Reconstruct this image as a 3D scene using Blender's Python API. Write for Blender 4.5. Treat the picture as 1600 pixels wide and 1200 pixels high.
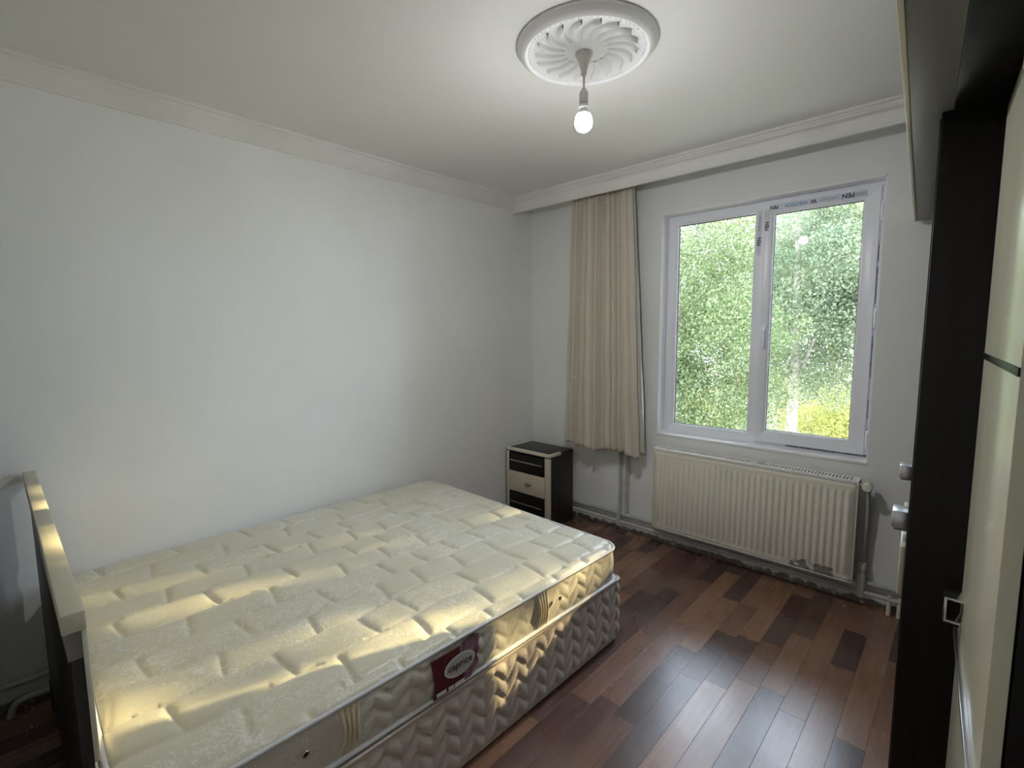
import bpy, bmesh, math, random
import numpy as np
from mathutils import Vector, Matrix, Quaternion, noise as mnoise

random.seed(7); np.random.seed(7)
scene = bpy.context.scene
for o in list(bpy.data.objects): bpy.data.objects.remove(o)
COL = scene.collection

# ------------------------------------------------------------------ camera
CAM = Vector((2.8275, -3.2935, 1.5558))
yaw, pit, rol, FPX = 0.7524, 0.1054, -0.0075, 762.38
fw = Vector((-math.sin(yaw)*math.cos(pit), math.cos(yaw)*math.cos(pit), -math.sin(pit)))
rt = Vector((math.cos(yaw), math.sin(yaw), 0)); up = rt.cross(fw)
R2 = rt*math.cos(rol)+up*math.sin(rol); U2 = up*math.cos(rol)-rt*math.sin(rol)
cd = bpy.data.cameras.new('camera'); cam = bpy.data.objects.new('camera', cd); COL.objects.link(cam)
cd.sensor_width = 36; cd.sensor_fit = 'HORIZONTAL'; cd.lens = FPX/1600*36; cd.clip_start = 0.02; cd.clip_end = 300
M = Matrix((( R2.x, U2.x, -fw.x, CAM.x), (R2.y, U2.y, -fw.y, CAM.y), (R2.z, U2.z, -fw.z, CAM.z), (0,0,0,1)))
cam.matrix_world = M
scene.camera = cam

# ------------------------------------------------------------------ sky, sun, exposure
SKY_STRENGTH = 7.6
SUN_STRENGTH = 16.5
SUN_DIR = Vector((-0.33, -1.0, -0.36)).normalized()
w = bpy.data.worlds.new('sky'); scene.world = w; w.use_nodes = True
bg = w.node_tree.nodes['Background']; bg.inputs[0].default_value = (0.80, 0.91, 1.10, 1); bg.inputs[1].default_value = SKY_STRENGTH
sd = bpy.data.lights.new('sun', 'SUN'); sd.energy = SUN_STRENGTH; sd.color = (1.0, 0.77, 0.38); sd.angle = math.radians(0.53)
sun = bpy.data.objects.new('sun', sd); COL.objects.link(sun); sun.location = (8, 22, 9)
sun.rotation_mode = 'QUATERNION'; sun.rotation_quaternion = SUN_DIR.to_track_quat('-Z', 'Y')
BULB_STRENGTH = 640.0
# window portal: emits nothing, only guides the sampling of the daylight through the window
pd = bpy.data.lights.new('window_portal', 'AREA'); pd.shape = 'RECTANGLE'; pd.size = 1.26; pd.size_y = 1.57
pd.cycles.is_portal = True
po = bpy.data.objects.new('window_portal', pd); COL.objects.link(po); po.location = (1.825, 0.26, 1.588)
po.rotation_euler = (math.radians(-90), 0, 0)
vs = scene.view_settings
vs.view_transform = 'Standard'; vs.look = 'None'; vs.gamma = 1.0; vs.use_curve_mapping = False
vs.exposure = 0.50
try:
    scene.cycles.max_bounces = 12; scene.cycles.diffuse_bounces = 8; scene.cycles.glossy_bounces = 4
    scene.cycles.transparent_max_bounces = 16; scene.cycles.sample_clamp_indirect = 6.0
    scene.cycles.use_denoising = True
except Exception: pass

# ------------------------------------------------------------------ materials
MATS = {}
def mat(name, color=(.8,.8,.8), rough=.6, metal=0.0, spec=.5, var=0.0, var_scale=4.0, color2=None,
        bump=0.0, bump_scale=60.0, stretch=(1,1,1), sheen=0.0, coat=0.0, emit=None, emit_s=0.0, rough_var=0.0, island=False):
    m = bpy.data.materials.new(name); m.use_nodes = True; nt = m.node_tree; b = nt.nodes['Principled BSDF']
    b.inputs['Base Color'].default_value = (*color, 1); b.inputs['Roughness'].default_value = rough
    b.inputs['Metallic'].default_value = metal; b.inputs['Specular IOR Level'].default_value = spec
    b.inputs['Sheen Weight'].default_value = sheen; b.inputs['Coat Weight'].default_value = coat
    if emit: b.inputs['Emission Color'].default_value = (*emit, 1); b.inputs['Emission Strength'].default_value = emit_s
    tc = nt.nodes.new('ShaderNodeTexCoord'); mp = nt.nodes.new('ShaderNodeMapping'); mp.inputs['Scale'].default_value = stretch
    nt.links.new(tc.outputs['Object'], mp.inputs[0])
    m['mp'] = mp.name
    if color2 is not None:
        n = nt.nodes.new('ShaderNodeTexNoise'); n.inputs['Scale'].default_value = var_scale; n.inputs['Detail'].default_value = 5
        nt.links.new(mp.outputs[0], n.inputs[0])
        r = nt.nodes.new('ShaderNodeValToRGB'); r.color_ramp.elements[0].position = .35; r.color_ramp.elements[1].position = .68
        r.color_ramp.elements[0].color = (*color, 1); r.color_ramp.elements[1].color = (*color2, 1)
        nt.links.new(n.outputs[0], r.inputs[0]); nt.links.new(r.outputs[0], b.inputs['Base Color'])
    if rough_var:
        n3 = nt.nodes.new('ShaderNodeTexNoise'); n3.inputs['Scale'].default_value = var_scale*1.7; n3.inputs['Detail'].default_value = 6
        nt.links.new(mp.outputs[0], n3.inputs[0])
        mr = nt.nodes.new('ShaderNodeMapRange'); mr.inputs[3].default_value = rough-rough_var; mr.inputs[4].default_value = rough+rough_var
        nt.links.new(n3.outputs[0], mr.inputs[0]); nt.links.new(mr.outputs[0], b.inputs['Roughness'])
    if bump:
        n2 = nt.nodes.new('ShaderNodeTexNoise'); n2.inputs['Scale'].default_value = bump_scale; n2.inputs['Detail'].default_value = 6
        nt.links.new(mp.outputs[0], n2.inputs[0])
        bp = nt.nodes.new('ShaderNodeBump'); bp.inputs['Strength'].default_value = bump; bp.inputs['Distance'].default_value = .01
        nt.links.new(n2.outputs[0], bp.inputs['Height']); nt.links.new(bp.outputs[0], b.inputs['Normal'])
    MATS[name] = m
    return m

mat('wall_paint', (.82,.83,.825), .75, color2=(.77,.78,.77), var_scale=1.6, bump=.12, bump_scale=9)
mat('ceiling_paint', (.83,.83,.81), .8, color2=(.79,.79,.77), var_scale=1.2, bump=.06, bump_scale=6)
mat('cornice_plaster', (.80,.79,.77), .7, color2=(.73,.72,.70), var_scale=3, bump=.08, bump_scale=25)
mat('plaster_white', (.89,.90,.93), .6, color2=(.84,.85,.88), var_scale=5, bump=.08, bump_scale=30)
mat('medallion_plaster', (.90,.90,.92), .55, bump=.05, bump_scale=60)
mat('pvc', (.86,.88,.95), .32, spec=.5)
mat('pvc_seal', (.02,.02,.025), .6)
mat('film', (.60,.64,.72), .35, color2=(.68,.71,.77), var_scale=30)
mat('film_ink_navy', (.015,.02,.10), .5)
mat('film_ink_blue', (.16,.32,.55), .5)
mat('film_ink_grey', (.35,.38,.45), .5)
mat('grime', (.13,.13,.17), .8, color2=(.45,.46,.5), var_scale=60)
mat('radiator_paint', (.76,.73,.63), .42, color2=(.72,.69,.59), var_scale=4)
mat('radiator_white', (.78,.77,.74), .4)
mat('pipe_paint', (.52,.53,.50), .45, color2=(.44,.45,.43), var_scale=12, bump=.1, bump_scale=60)
mat('valve_plastic', (.72,.70,.62), .4, color2=(.6,.57,.48), var_scale=30)
mat('chrome', (.72,.73,.74), .22, metal=1)
mat('alu', (.80,.81,.84), .28, metal=1)
mat('lamp_plastic', (.62,.61,.57), .45)
mat('bulb_collar', (.85,.85,.86), .35)
mat('bulb_glow', (1,1,1), .4, emit=(.985,.985,1.0), emit_s=BULB_STRENGTH)
mat('bulb_soft', (.9,.9,.9), .4, emit=(.985,.985,1.0), emit_s=24.0)
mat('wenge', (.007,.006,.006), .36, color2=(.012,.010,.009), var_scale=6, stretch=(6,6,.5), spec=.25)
mat('wenge_dark', (.014,.011,.010), .4, color2=(.024,.018,.015), var_scale=5, stretch=(5,5,.6))
mat('soffit_lit', (.16,.15,.15), .38, color2=(.18,.17,.17), var_scale=3)  # lighter than the wenge: light on the soffit's front put into the colour
mat('cream_gloss', (.62,.60,.47), .22, spec=.5, color2=(.65,.63,.50), var_scale=3)
mat('cream_laminate', (.66,.62,.50), .4, color2=(.70,.66,.55), var_scale=6)
mat('cream_drawer', (.58,.51,.40), .45, color2=(.62,.55,.44), var_scale=6)
mat('headboard_cream', (.56,.53,.41), .38, color2=(.60,.57,.45), var_scale=5)
mat('headboard_grey', (.22,.20,.19), .6)
mat('piping_grey', (.62,.63,.66), .6, bump=.2, bump_scale=300)
mat('piping_white', (.78,.79,.80), .55, bump=.2, bump_scale=300)
mat('handle_tape', (.56,.47,.33), .5, color2=(.64,.56,.42), var_scale=60, stretch=(1,1,.1))
mat('label_burgundy', (.11,.012,.020), .4)
mat('label_silver', (.50,.49,.50), .35)
mat('label_white', (.75,.74,.76), .5)
mat('label_ink', (.05,.05,.06), .5)
mat('eyelet_hole', (.01,.01,.01), .7)
mat('crumb', (.62,.58,.50), .9, color2=(.40,.35,.30), var_scale=80)
mat('subfloor', (.03,.02,.017), .9)
mat('base_side', (.50,.43,.39), .42, color2=(.56,.49,.44), var_scale=3, sheen=.3, bump=.12, bump_scale=220, stretch=(1,1,.35))
mat('ground_grass', (.34,.33,.25), .9, color2=(.42,.40,.31), var_scale=1.3)
mat('garden_wall_render', (.70,.66,.62), .9, color2=(.6,.57,.53), var_scale=2)
mat('bark', (.34,.30,.25), .9, color2=(.22,.19,.15), var_scale=9, bump=.5, bump_scale=14)

def leaf_mat(name, c1, c2, c3, trans=.5):
    m = bpy.data.materials.new(name); m.use_nodes = True; nt = m.node_tree; nt.nodes.clear()
    out = nt.nodes.new('ShaderNodeOutputMaterial'); g = nt.nodes.new('ShaderNodeNewGeometry')
    r = nt.nodes.new('ShaderNodeValToRGB'); e = r.color_ramp.elements
    e[0].color = (*c1,1); e[1].color = (*c3,1); x = e.new(.5); x.color = (*c2,1)
    nt.links.new(g.outputs['Random Per Island'], r.inputs[0])
    d = nt.nodes.new('ShaderNodeBsdfDiffuse'); t = nt.nodes.new('ShaderNodeBsdfTranslucent'); mx = nt.nodes.new('ShaderNodeMixShader')
    mx.inputs[0].default_value = trans
    nt.links.new(r.outputs[0], d.inputs[0]); nt.links.new(r.outputs[0], t.inputs[0])
    nt.links.new(d.outputs[0], mx.inputs[1]); nt.links.new(t.outputs[0], mx.inputs[2]); nt.links.new(mx.outputs[0], out.inputs[0])
    MATS[name] = m
leaf_mat('leaf_mid', (.09,.125,.055), (.19,.235,.105), (.33,.37,.20))
leaf_mat('leaf_grey', (.14,.185,.115), (.23,.28,.17), (.34,.38,.25))
leaf_mat('leaf_yellow', (.36,.38,.12), (.52,.52,.18), (.64,.62,.28))

def glass_mat():
    m = bpy.data.materials.new('window_glass'); m.use_nodes = True; nt = m.node_tree; nt.nodes.clear()
    out = nt.nodes.new('ShaderNodeOutputMaterial'); t = nt.nodes.new('ShaderNodeBsdfTransparent'); t.inputs[0].default_value = (.96,.98,.97,1)
    g = nt.nodes.new('ShaderNodeBsdfGlossy'); g.inputs['Roughness'].default_value = .02
    mx = nt.nodes.new('ShaderNodeMixShader'); f = nt.nodes.new('ShaderNodeFresnel'); f.inputs[0].default_value = 1.35
    nt.links.new(f.outputs[0], mx.inputs[0]); nt.links.new(t.outputs[0], mx.inputs[1]); nt.links.new(g.outputs[0], mx.inputs[2]); nt.links.new(mx.outputs[0], out.inputs[0])
    MATS['glass'] = m
glass_mat()

def wood_floor_mat():
    m = bpy.data.materials.new('laminate'); m.use_nodes = True; nt = m.node_tree; L = nt.links.new; b = nt.nodes['Principled BSDF']
    oi = nt.nodes.new('ShaderNodeObjectInfo'); tc = nt.nodes.new('ShaderNodeTexCoord')
    ramp = nt.nodes.new('ShaderNodeValToRGB'); e = ramp.color_ramp.elements; ramp.color_ramp.interpolation = 'LINEAR'
    e[0].color = (.055,.029,.027,1); e[1].color = (.26,.14,.085,1); e[0].position = 0; e[1].position = 1
    for p, c in ((.22,(.10,.052,.043,1)), (.5,(.155,.078,.054,1)), (.75,(.225,.118,.075,1))):
        x = e.new(p); x.color = c
    L(oi.outputs['Random'], ramp.inputs[0])
    add = nt.nodes.new('ShaderNodeVectorMath'); add.operation = 'ADD'; mul = nt.nodes.new('ShaderNodeVectorMath'); mul.operation = 'SCALE'
    cmb = nt.nodes.new('ShaderNodeCombineXYZ'); L(oi.outputs['Random'], cmb.inputs[0]); L(oi.outputs['Random'], cmb.inputs[1])
    L(cmb.outputs[0], mul.inputs[0]); mul.inputs['Scale'].default_value = 37
    L(tc.outputs['Object'], add.inputs[0]); L(mul.outputs[0], add.inputs[1])
    mp = nt.nodes.new('ShaderNodeMapping'); mp.inputs['Scale'].default_value = (26, 1.6, 1); L(add.outputs[0], mp.inputs[0])
    n = nt.nodes.new('ShaderNodeTexNoise'); n.inputs['Scale'].default_value = 2.2; n.inputs['Detail'].default_value = 4; n.inputs['Distortion'].default_value = .15
    L(mp.outputs[0], n.inputs[0])
    mr = nt.nodes.new('ShaderNodeMapRange'); mr.inputs[1].default_value = .3; mr.inputs[2].default_value = .72; mr.inputs[3].default_value = .78; mr.inputs[4].default_value = 1.18
    L(n.outputs[0], mr.inputs[0])
    mm = nt.nodes.new('ShaderNodeVectorMath'); mm.operation = 'SCALE'; L(ramp.outputs[0], mm.inputs[0]); L(mr.outputs[0], mm.inputs['Scale'])
    # worn, dusty film on the boards
    n2 = nt.nodes.new('ShaderNodeTexNoise'); n2.inputs['Scale'].default_value = 3; n2.inputs['Detail'].default_value = 3; L(tc.outputs['Object'], n2.inputs[0])
    dr = nt.nodes.new('ShaderNodeMapRange'); dr.inputs[1].default_value = .45; dr.inputs[2].default_value = .8; dr.inputs[4].default_value = .08; dr.interpolation_type = 'SMOOTHERSTEP'; L(n2.outputs[0], dr.inputs[0])
    dm = nt.nodes.new('ShaderNodeMixRGB'); dm.inputs[2].default_value = (.38,.34,.33,1); L(dr.outputs[0], dm.inputs[0]); L(mm.outputs[0], dm.inputs[1])
    L(dm.outputs[0], b.inputs['Base Color'])
    rr = nt.nodes.new('ShaderNodeMapRange'); rr.inputs[3].default_value = .20; rr.inputs[4].default_value = .36; L(n2.outputs[0], rr.inputs[0]); L(rr.outputs[0], b.inputs['Roughness'])
    b.inputs['Specular IOR Level'].default_value = .8
    bp = nt.nodes.new('ShaderNodeBump'); bp.inputs['Strength'].default_value = .02; bp.inputs['Distance'].default_value = .003
    L(n.outputs[0], bp.inputs['Height']); L(bp.outputs[0], b.inputs['Normal'])
    MATS['laminate'] = m
wood_floor_mat()

def damask_mat(name, base, shine, gloss_rough, scale):
    """satin quilting cloth with woven leaf patches"""
    m = bpy.data.materials.new(name); m.use_nodes = True; nt = m.node_tree; L = nt.links.new; b = nt.nodes['Principled BSDF']
    tc = nt.nodes.new('ShaderNodeTexCoord')
    v = nt.nodes.new('ShaderNodeTexNoise'); v.inputs['Scale'].default_value = scale; v.inputs['Detail'].default_value = 3; v.inputs['Distortion'].default_value = 2.6
    L(tc.outputs['Object'], v.inputs[0])
    vr = nt.nodes.new('ShaderNodeValToRGB'); e = vr.color_ramp.elements; e[0].position = .46; e[1].position = .5; e[0].color = (0,0,0,1); e[1].color = (1,1,1,1)
    x = e.new(.54); x.color = (0,0,0,1)
    L(v.outputs[0], vr.inputs[0])
    pn = nt.nodes.new('ShaderNodeTexNoise'); pn.inputs['Scale'].default_value = 3.4; pn.inputs['Detail'].default_value = 1; L(tc.outputs['Object'], pn.inputs[0])
    pr = nt.nodes.new('ShaderNodeMapRange'); pr.inputs[1].default_value = .50; pr.inputs[2].default_value = .58; L(pn.outputs[0], pr.inputs[0])
    mk = nt.nodes.new('ShaderNodeMath'); mk.operation = 'MULTIPLY'; L(vr.outputs[0], mk.inputs[0]); L(pr.outputs[0], mk.inputs[1])
    mx = nt.nodes.new('ShaderNodeMixRGB'); mx.inputs[1].default_value = (*base,1); mx.inputs[2].default_value = (*shine,1); L(mk.outputs[0], mx.inputs[0])
    L(mx.outputs[0], b.inputs['Base Color'])
    b.inputs['Roughness'].default_value = gloss_rough; b.inputs['Specular IOR Level'].default_value = .55; b.inputs['Sheen Weight'].default_value = .15
    n = nt.nodes.new('ShaderNodeTexNoise'); n.inputs['Scale'].default_value = 26; n.inputs['Detail'].default_value = 4; n.inputs['Distortion'].default_value = 1.5; L(tc.outputs['Object'], n.inputs[0])
    ad = nt.nodes.new('ShaderNodeMath'); ad.operation = 'MULTIPLY_ADD'; L(mk.outputs[0], ad.inputs[0]); ad.inputs[1].default_value = .6; L(n.outputs[0], ad.inputs[2])
    bp = nt.nodes.new('ShaderNodeBump'); bp.inputs['Strength'].default_value = .22; bp.inputs['Distance'].default_value = .006
    L(ad.outputs[0], bp.inputs['Height']); L(bp.outputs[0], b.inputs['Normal'])
    MATS[name] = m
damask_mat('satin_top', (.60,.575,.46), (.76,.76,.73), .34, 15)
damask_mat('satin_side', (.60,.56,.48), (.68,.65,.60), .40, 14)

def curtain_mat():
    m = bpy.data.materials.new('curtain_cloth'); m.use_nodes = True; nt = m.node_tree; L = nt.links.new; nt.nodes.clear()
    out = nt.nodes.new('ShaderNodeOutputMaterial'); tc = nt.nodes.new('ShaderNodeTexCoord')
    n = nt.nodes.new('ShaderNodeTexVoronoi'); n.inputs['Scale'].default_value = 8; L(tc.outputs['UV'], n.inputs[0])
    r = nt.nodes.new('ShaderNodeValToRGB'); e = r.color_ramp.elements; e[0].position = .07; e[1].position = .11
    e[0].color = (.80,.74,.64,1); e[1].color = (.66,.605,.52,1); L(n.outputs['Distance'], r.inputs[0])
    d = nt.nodes.new('ShaderNodeBsdfDiffuse'); t = nt.nodes.new('ShaderNodeBsdfTranslucent'); mx = nt.nodes.new('ShaderNodeMixShader'); mx.inputs[0].default_value = .10
    L(r.outputs[0], d.inputs[0]); L(r.outputs[0], t.inputs[0]); L(d.outputs[0], mx.inputs[1]); L(t.outputs[0], mx.inputs[2]); L(mx.outputs[0], out.inputs[0])
    MATS['curtain_cloth'] = m
curtain_mat()
mat('curtain_lining', (.62,.60,.55), .8, bump=.15, bump_scale=120)

def masked(name, base, other, scale, lo, hi, axis_mask):
    """paint with a worn / dirty patch bounded in object space: axis_mask = [(axis, a, b)] ramps from 0 at a to 1 at b"""
    m = MATS[name]; nt = m.node_tree; L = nt.links.new; b = nt.nodes['Principled BSDF']
    src = b.inputs['Base Color'].links[0].from_socket if b.inputs['Base Color'].links else None
    tc = nt.nodes.new('ShaderNodeTexCoord'); sp = nt.nodes.new('ShaderNodeSeparateXYZ'); L(tc.outputs['Object'], sp.inputs[0])
    n = nt.nodes.new('ShaderNodeTexNoise'); n.inputs['Scale'].default_value = scale; n.inputs['Detail'].default_value = 6; L(tc.outputs['Object'], n.inputs[0])
    cur = None
    for ax, a, bb in axis_mask:
        mr = nt.nodes.new('ShaderNodeMapRange'); mr.inputs[1].default_value = a; mr.inputs[2].default_value = bb; L(sp.outputs[ax], mr.inputs[0])
        if cur is None: cur = mr.outputs[0]
        else:
            mu = nt.nodes.new('ShaderNodeMath'); mu.operation = 'MULTIPLY'; L(cur, mu.inputs[0]); L(mr.outputs[0], mu.inputs[1]); cur = mu.outputs[0]
    ad = nt.nodes.new('ShaderNodeMath'); ad.operation = 'ADD'; L(cur, ad.inputs[0]); L(n.outputs[0], ad.inputs[1])
    th = nt.nodes.new('ShaderNodeMapRange'); th.inputs[1].default_value = lo; th.inputs[2].default_value = hi; L(ad.outputs[0], th.inputs[0])
    mx = nt.nodes.new('ShaderNodeMixRGB'); L(th.outputs[0], mx.inputs[0]); mx.inputs[2].default_value = (*other,1)
    if src: L(src, mx.inputs[1])
    else: mx.inputs[1].default_value = (*base,1)
    L(mx.outputs[0], b.inputs['Base Color'])
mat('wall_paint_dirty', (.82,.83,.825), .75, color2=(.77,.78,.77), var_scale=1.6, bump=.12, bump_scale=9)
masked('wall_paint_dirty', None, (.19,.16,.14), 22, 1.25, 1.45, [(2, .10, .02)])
mat('radiator_front', (.76,.73,.63), .42, color2=(.72,.69,.59), var_scale=4)
masked('radiator_front', None, (.27,.25,.23), 26, 1.43, 1.47, [(2, .12, .05), (0, .80, .90), (0, 1.17, 1.10)])

# ------------------------------------------------------------------ mesh helpers
def tag(o, label=None, cat=None, group=None, kind=None):
    if label: o['label'] = label
    if cat: o['category'] = cat
    if group: o['group'] = group
    if kind: o['kind'] = kind
    return o
def empty(name, loc, rz=0.0):
    o = bpy.data.objects.new(name, None); COL.objects.link(o); o.location = loc; o.rotation_euler = (0,0,rz)
    o.empty_display_size = .05
    return o
def root_loc(p):
    v = Vector((0,0,0))
    while p: v += p.location; p = p.parent
    return v
class MB:
    def __init__(s): s.v = []; s.f = []
    def add(s, vs, fs):
        n = len(s.v); s.v += [tuple(x) for x in vs]; s.f += [tuple(i+n for i in q) for q in fs]; return s
    def box(s, a, b):
        x0,y0,z0 = [min(p,q) for p,q in zip(a,b)]; x1,y1,z1 = [max(p,q) for p,q in zip(a,b)]
        return s.add([(x0,y0,z0),(x1,y0,z0),(x1,y1,z0),(x0,y1,z0),(x0,y0,z1),(x1,y0,z1),(x1,y1,z1),(x0,y1,z1)],
                     [(0,3,2,1),(4,5,6,7),(0,1,5,4),(1,2,6,5),(2,3,7,6),(3,0,4,7)])
    def prism(s, poly, z0, z1):
        n = len(poly); ar = sum(poly[i][0]*poly[(i+1)%n][1]-poly[(i+1)%n][0]*poly[i][1] for i in range(n))
        if ar < 0: poly = poly[::-1]
        return s.add([(x,y,z0) for x,y in poly]+[(x,y,z1) for x,y in poly],
                     [tuple(range(n-1,-1,-1)), tuple(range(n,2*n))]+[(i,(i+1)%n,(i+1)%n+n,i+n) for i in range(n)])
    def extrude(s, prof, p0, p1, du, dv):
        """profile (u,v) swept straight from p0 to p1; du, dv are 3D axes"""
        p0, p1, du, dv = map(Vector, (p0,p1,du,dv)); n = len(prof)
        A = [p0+du*u+dv*v for u,v in prof]; B = [p1+du*u+dv*v for u,v in prof]
        return s.add(A+B, [tuple(range(n)), tuple(range(2*n-1,n-1,-1))]+[(i,i+n,(i+1)%n+n,(i+1)%n) for i in range(n)])
    def lathe(s, prof, c, seg=32, cap=True):
        n = len(prof); vs = []
        for k in range(seg):
            a = 2*math.pi*k/seg
            vs += [(c[0]+r*math.cos(a), c[1]+r*math.sin(a), z) for r,z in prof]
        fs = []
        for k in range(seg):
            k2 = (k+1)%seg
            for i in range(n-1): fs.append((k*n+i, k*n+i+1, k2*n+i+1, k2*n+i))
        if cap:
            fs.append(tuple(k*n for k in range(seg))); fs.append(tuple(k*n+n-1 for k in range(seg-1,-1,-1)))
        return s.add(vs, fs)
    def tube(s, pts, r, seg=10, closed=False, cap=True):
        pts = [Vector(p) for p in pts]; n = len(pts); vs = []; prev = None
        rs = r if hasattr(r,'__len__') else [r]*n
        for i,p in enumerate(pts):
            if closed: t = pts[(i+1)%n]-pts[i-1]
            else: t = pts[min(i+1,n-1)]-pts[max(i-1,0)]
            t.normalize()
            if prev is None:
                a = Vector((0,0,1)) if abs(t.z) < .9 else Vector((1,0,0)); u = t.cross(a).normalized()
            else: u = (prev - t*prev.dot(t)).normalized()
            prev = u; vv = t.cross(u)
            vs += [p+(u*math.cos(2*math.pi*k/seg)+vv*math.sin(2*math.pi*k/seg))*rs[i] for k in range(seg)]
        fs = []
        for i in range(n if closed else n-1):
            j = (i+1)%n
            for k in range(seg): fs.append((i*seg+k, i*seg+(k+1)%seg, j*seg+(k+1)%seg, j*seg+k))
        if cap and not closed:
            fs.append(tuple(range(seg-1,-1,-1))); fs.append(tuple((n-1)*seg+k for k in range(seg)))
        return s.add(vs, fs)
    def build(s, name, m, parent=None, local=False, smooth=0, bevel=0.0, seg=2):
        off = Vector((0,0,0)) if (local or parent is None) else root_loc(parent)
        me = bpy.data.meshes.new(name)
        me.from_pydata([(x-off.x, y-off.y, z-off.z) for x,y,z in s.v], [], s.f)
        bm = bmesh.new(); bm.from_mesh(me); bmesh.ops.recalc_face_normals(bm, faces=bm.faces)
        if bevel: bmesh.ops.bevel(bm, geom=list(bm.edges), offset=bevel, segments=seg, affect='EDGES', clamp_overlap=True, profile=.5)
        bm.to_mesh(me); bm.free()
        return link(name, me, m, parent, smooth if smooth else (40 if bevel else 0))
def link(name, me, m, parent=None, smooth=0):
    me.materials.append(MATS[m])
    if smooth:
        me.polygons.foreach_set('use_smooth', [True]*len(me.polygons)); me.set_sharp_from_angle(angle=math.radians(smooth))
    o = bpy.data.objects.new(name, me); COL.objects.link(o); o.parent = parent
    return o
def grid_obj(name, P, m, parent=None, smooth=60, uv=None):
    """P: array (nu, nv, 3)"""
    nu, nv = P.shape[:2]; V = P.reshape(-1,3)
    i, j = np.meshgrid(np.arange(nu-1), np.arange(nv-1), indexing='ij')
    a = (i*nv+j).ravel(); F = np.stack([a, a+nv, a+nv+1, a+1], 1)
    me = bpy.data.meshes.new(name); me.from_pydata(V.tolist(), [], F.tolist())
    if uv is not None:
        l = me.uv_layers.new(name='uv'); idx = np.zeros(len(me.loops), dtype=np.int32); me.loops.foreach_get('vertex_index', idx)
        l.data.foreach_set('uv', uv.reshape(-1,2)[idx].astype(np.float32).ravel())
    return link(name, me, m, parent, smooth)
def text_obj(name, s, size, m, parent, mtx, extrude=.0004, local=False, bold=.03):
    c = bpy.data.curves.new('txt','FONT'); c.body = s; c.size = size; c.extrude = extrude; c.align_x = 'CENTER'; c.align_y = 'CENTER'
    c.resolution_u = 3; c.offset = size*bold
    t = bpy.data.objects.new('txt', c); COL.objects.link(t); bpy.context.view_layer.update()
    me = bpy.data.meshes.new_from_object(t.evaluated_get(bpy.context.evaluated_depsgraph_get()))
    bpy.data.objects.remove(t); me.transform(mtx)
    if not local: me.transform(Matrix.Translation(-root_loc(parent)))
    me.name = name; me.materials.clear()
    return link(name, me, m, parent)

H = 2.65; XR = 3.36; YB = -3.75
WX0, WX1, WZ0, WZ1 = 1.194, 2.456, .805, 2.368

# ------------------------------------------------------------------ room shell
floor = MB().box((-.02,YB,-.06),(XR+.02,0,-.009)).build('floor','subfloor'); tag(floor, 'reddish brown laminate floor of short mixed strips', kind='structure')
pw = .098; x = .0; ri = 0
mesh_cache = {}
rng = random.Random(11)
while x < XR:
    x1 = min(x+pw, XR); y = YB - rng.random()*.5
    while y < 0:
        ln = rng.choice([.36,.44,.52,.60,.74]); ya, yb = max(y, YB), min(y+ln, 0); y += ln
        if yb-ya < .02: continue
        key = (round(x1-x,3), round(yb-ya,3))
        if key not in mesh_cache:
            hx, hy, g = (x1-x)/2-.0002, (yb-ya)/2-.0002, .0006
            me = bpy.data.meshes.new('plank')
            me.from_pydata([(-hx,-hy,-.009),(hx,-hy,-.009),(hx,hy,-.009),(-hx,hy,-.009),(-hx,-hy,-g*.4),(hx,-hy,-g*.4),(hx,hy,-g*.4),(-hx,hy,-g*.4),
                            (-hx+g,-hy+g,0),(hx-g,-hy+g,0),(hx-g,hy-g,0),(-hx+g,hy-g,0)], [],
                           [(0,1,5,4),(1,2,6,5),(2,3,7,6),(3,0,4,7),(4,5,9,8),(5,6,10,9),(6,7,11,10),(7,4,8,11),(8,9,10,11)])
            me.materials.append(MATS['laminate']); mesh_cache[key] = me
        o = bpy.data.objects.new('plank', mesh_cache[key]); COL.objects.link(o); o.parent = floor
        o.location = ((x+x1)/2, (ya+yb)/2, 0)
    x = x1; ri += 1

tag(MB().box((-.2,YB-.2,H),(XR+.2,.25,H+.15)).build('ceiling','ceiling_paint'), 'off white painted ceiling', kind='structure')
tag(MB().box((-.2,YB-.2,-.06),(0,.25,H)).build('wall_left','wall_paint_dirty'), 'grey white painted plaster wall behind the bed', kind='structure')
tag(MB().box((XR,YB-.2,-.06),(XR+.2,.25,H)).build('wall_right','wall_paint'), 'grey white plaster wall behind the wardrobe', kind='structure')
tag(MB().box((0,YB-.2,-.06),(XR,YB,H)).build('wall_front','wall_paint'), 'grey white plaster wall opposite the window', kind='structure')
wb = MB(); T = .25
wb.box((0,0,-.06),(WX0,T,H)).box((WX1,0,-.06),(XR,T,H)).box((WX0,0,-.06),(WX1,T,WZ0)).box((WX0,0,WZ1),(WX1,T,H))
tag(wb.build('wall_back','wall_paint_dirty'), 'grey white plaster wall with the window and scuffed foot', kind='structure')

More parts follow.
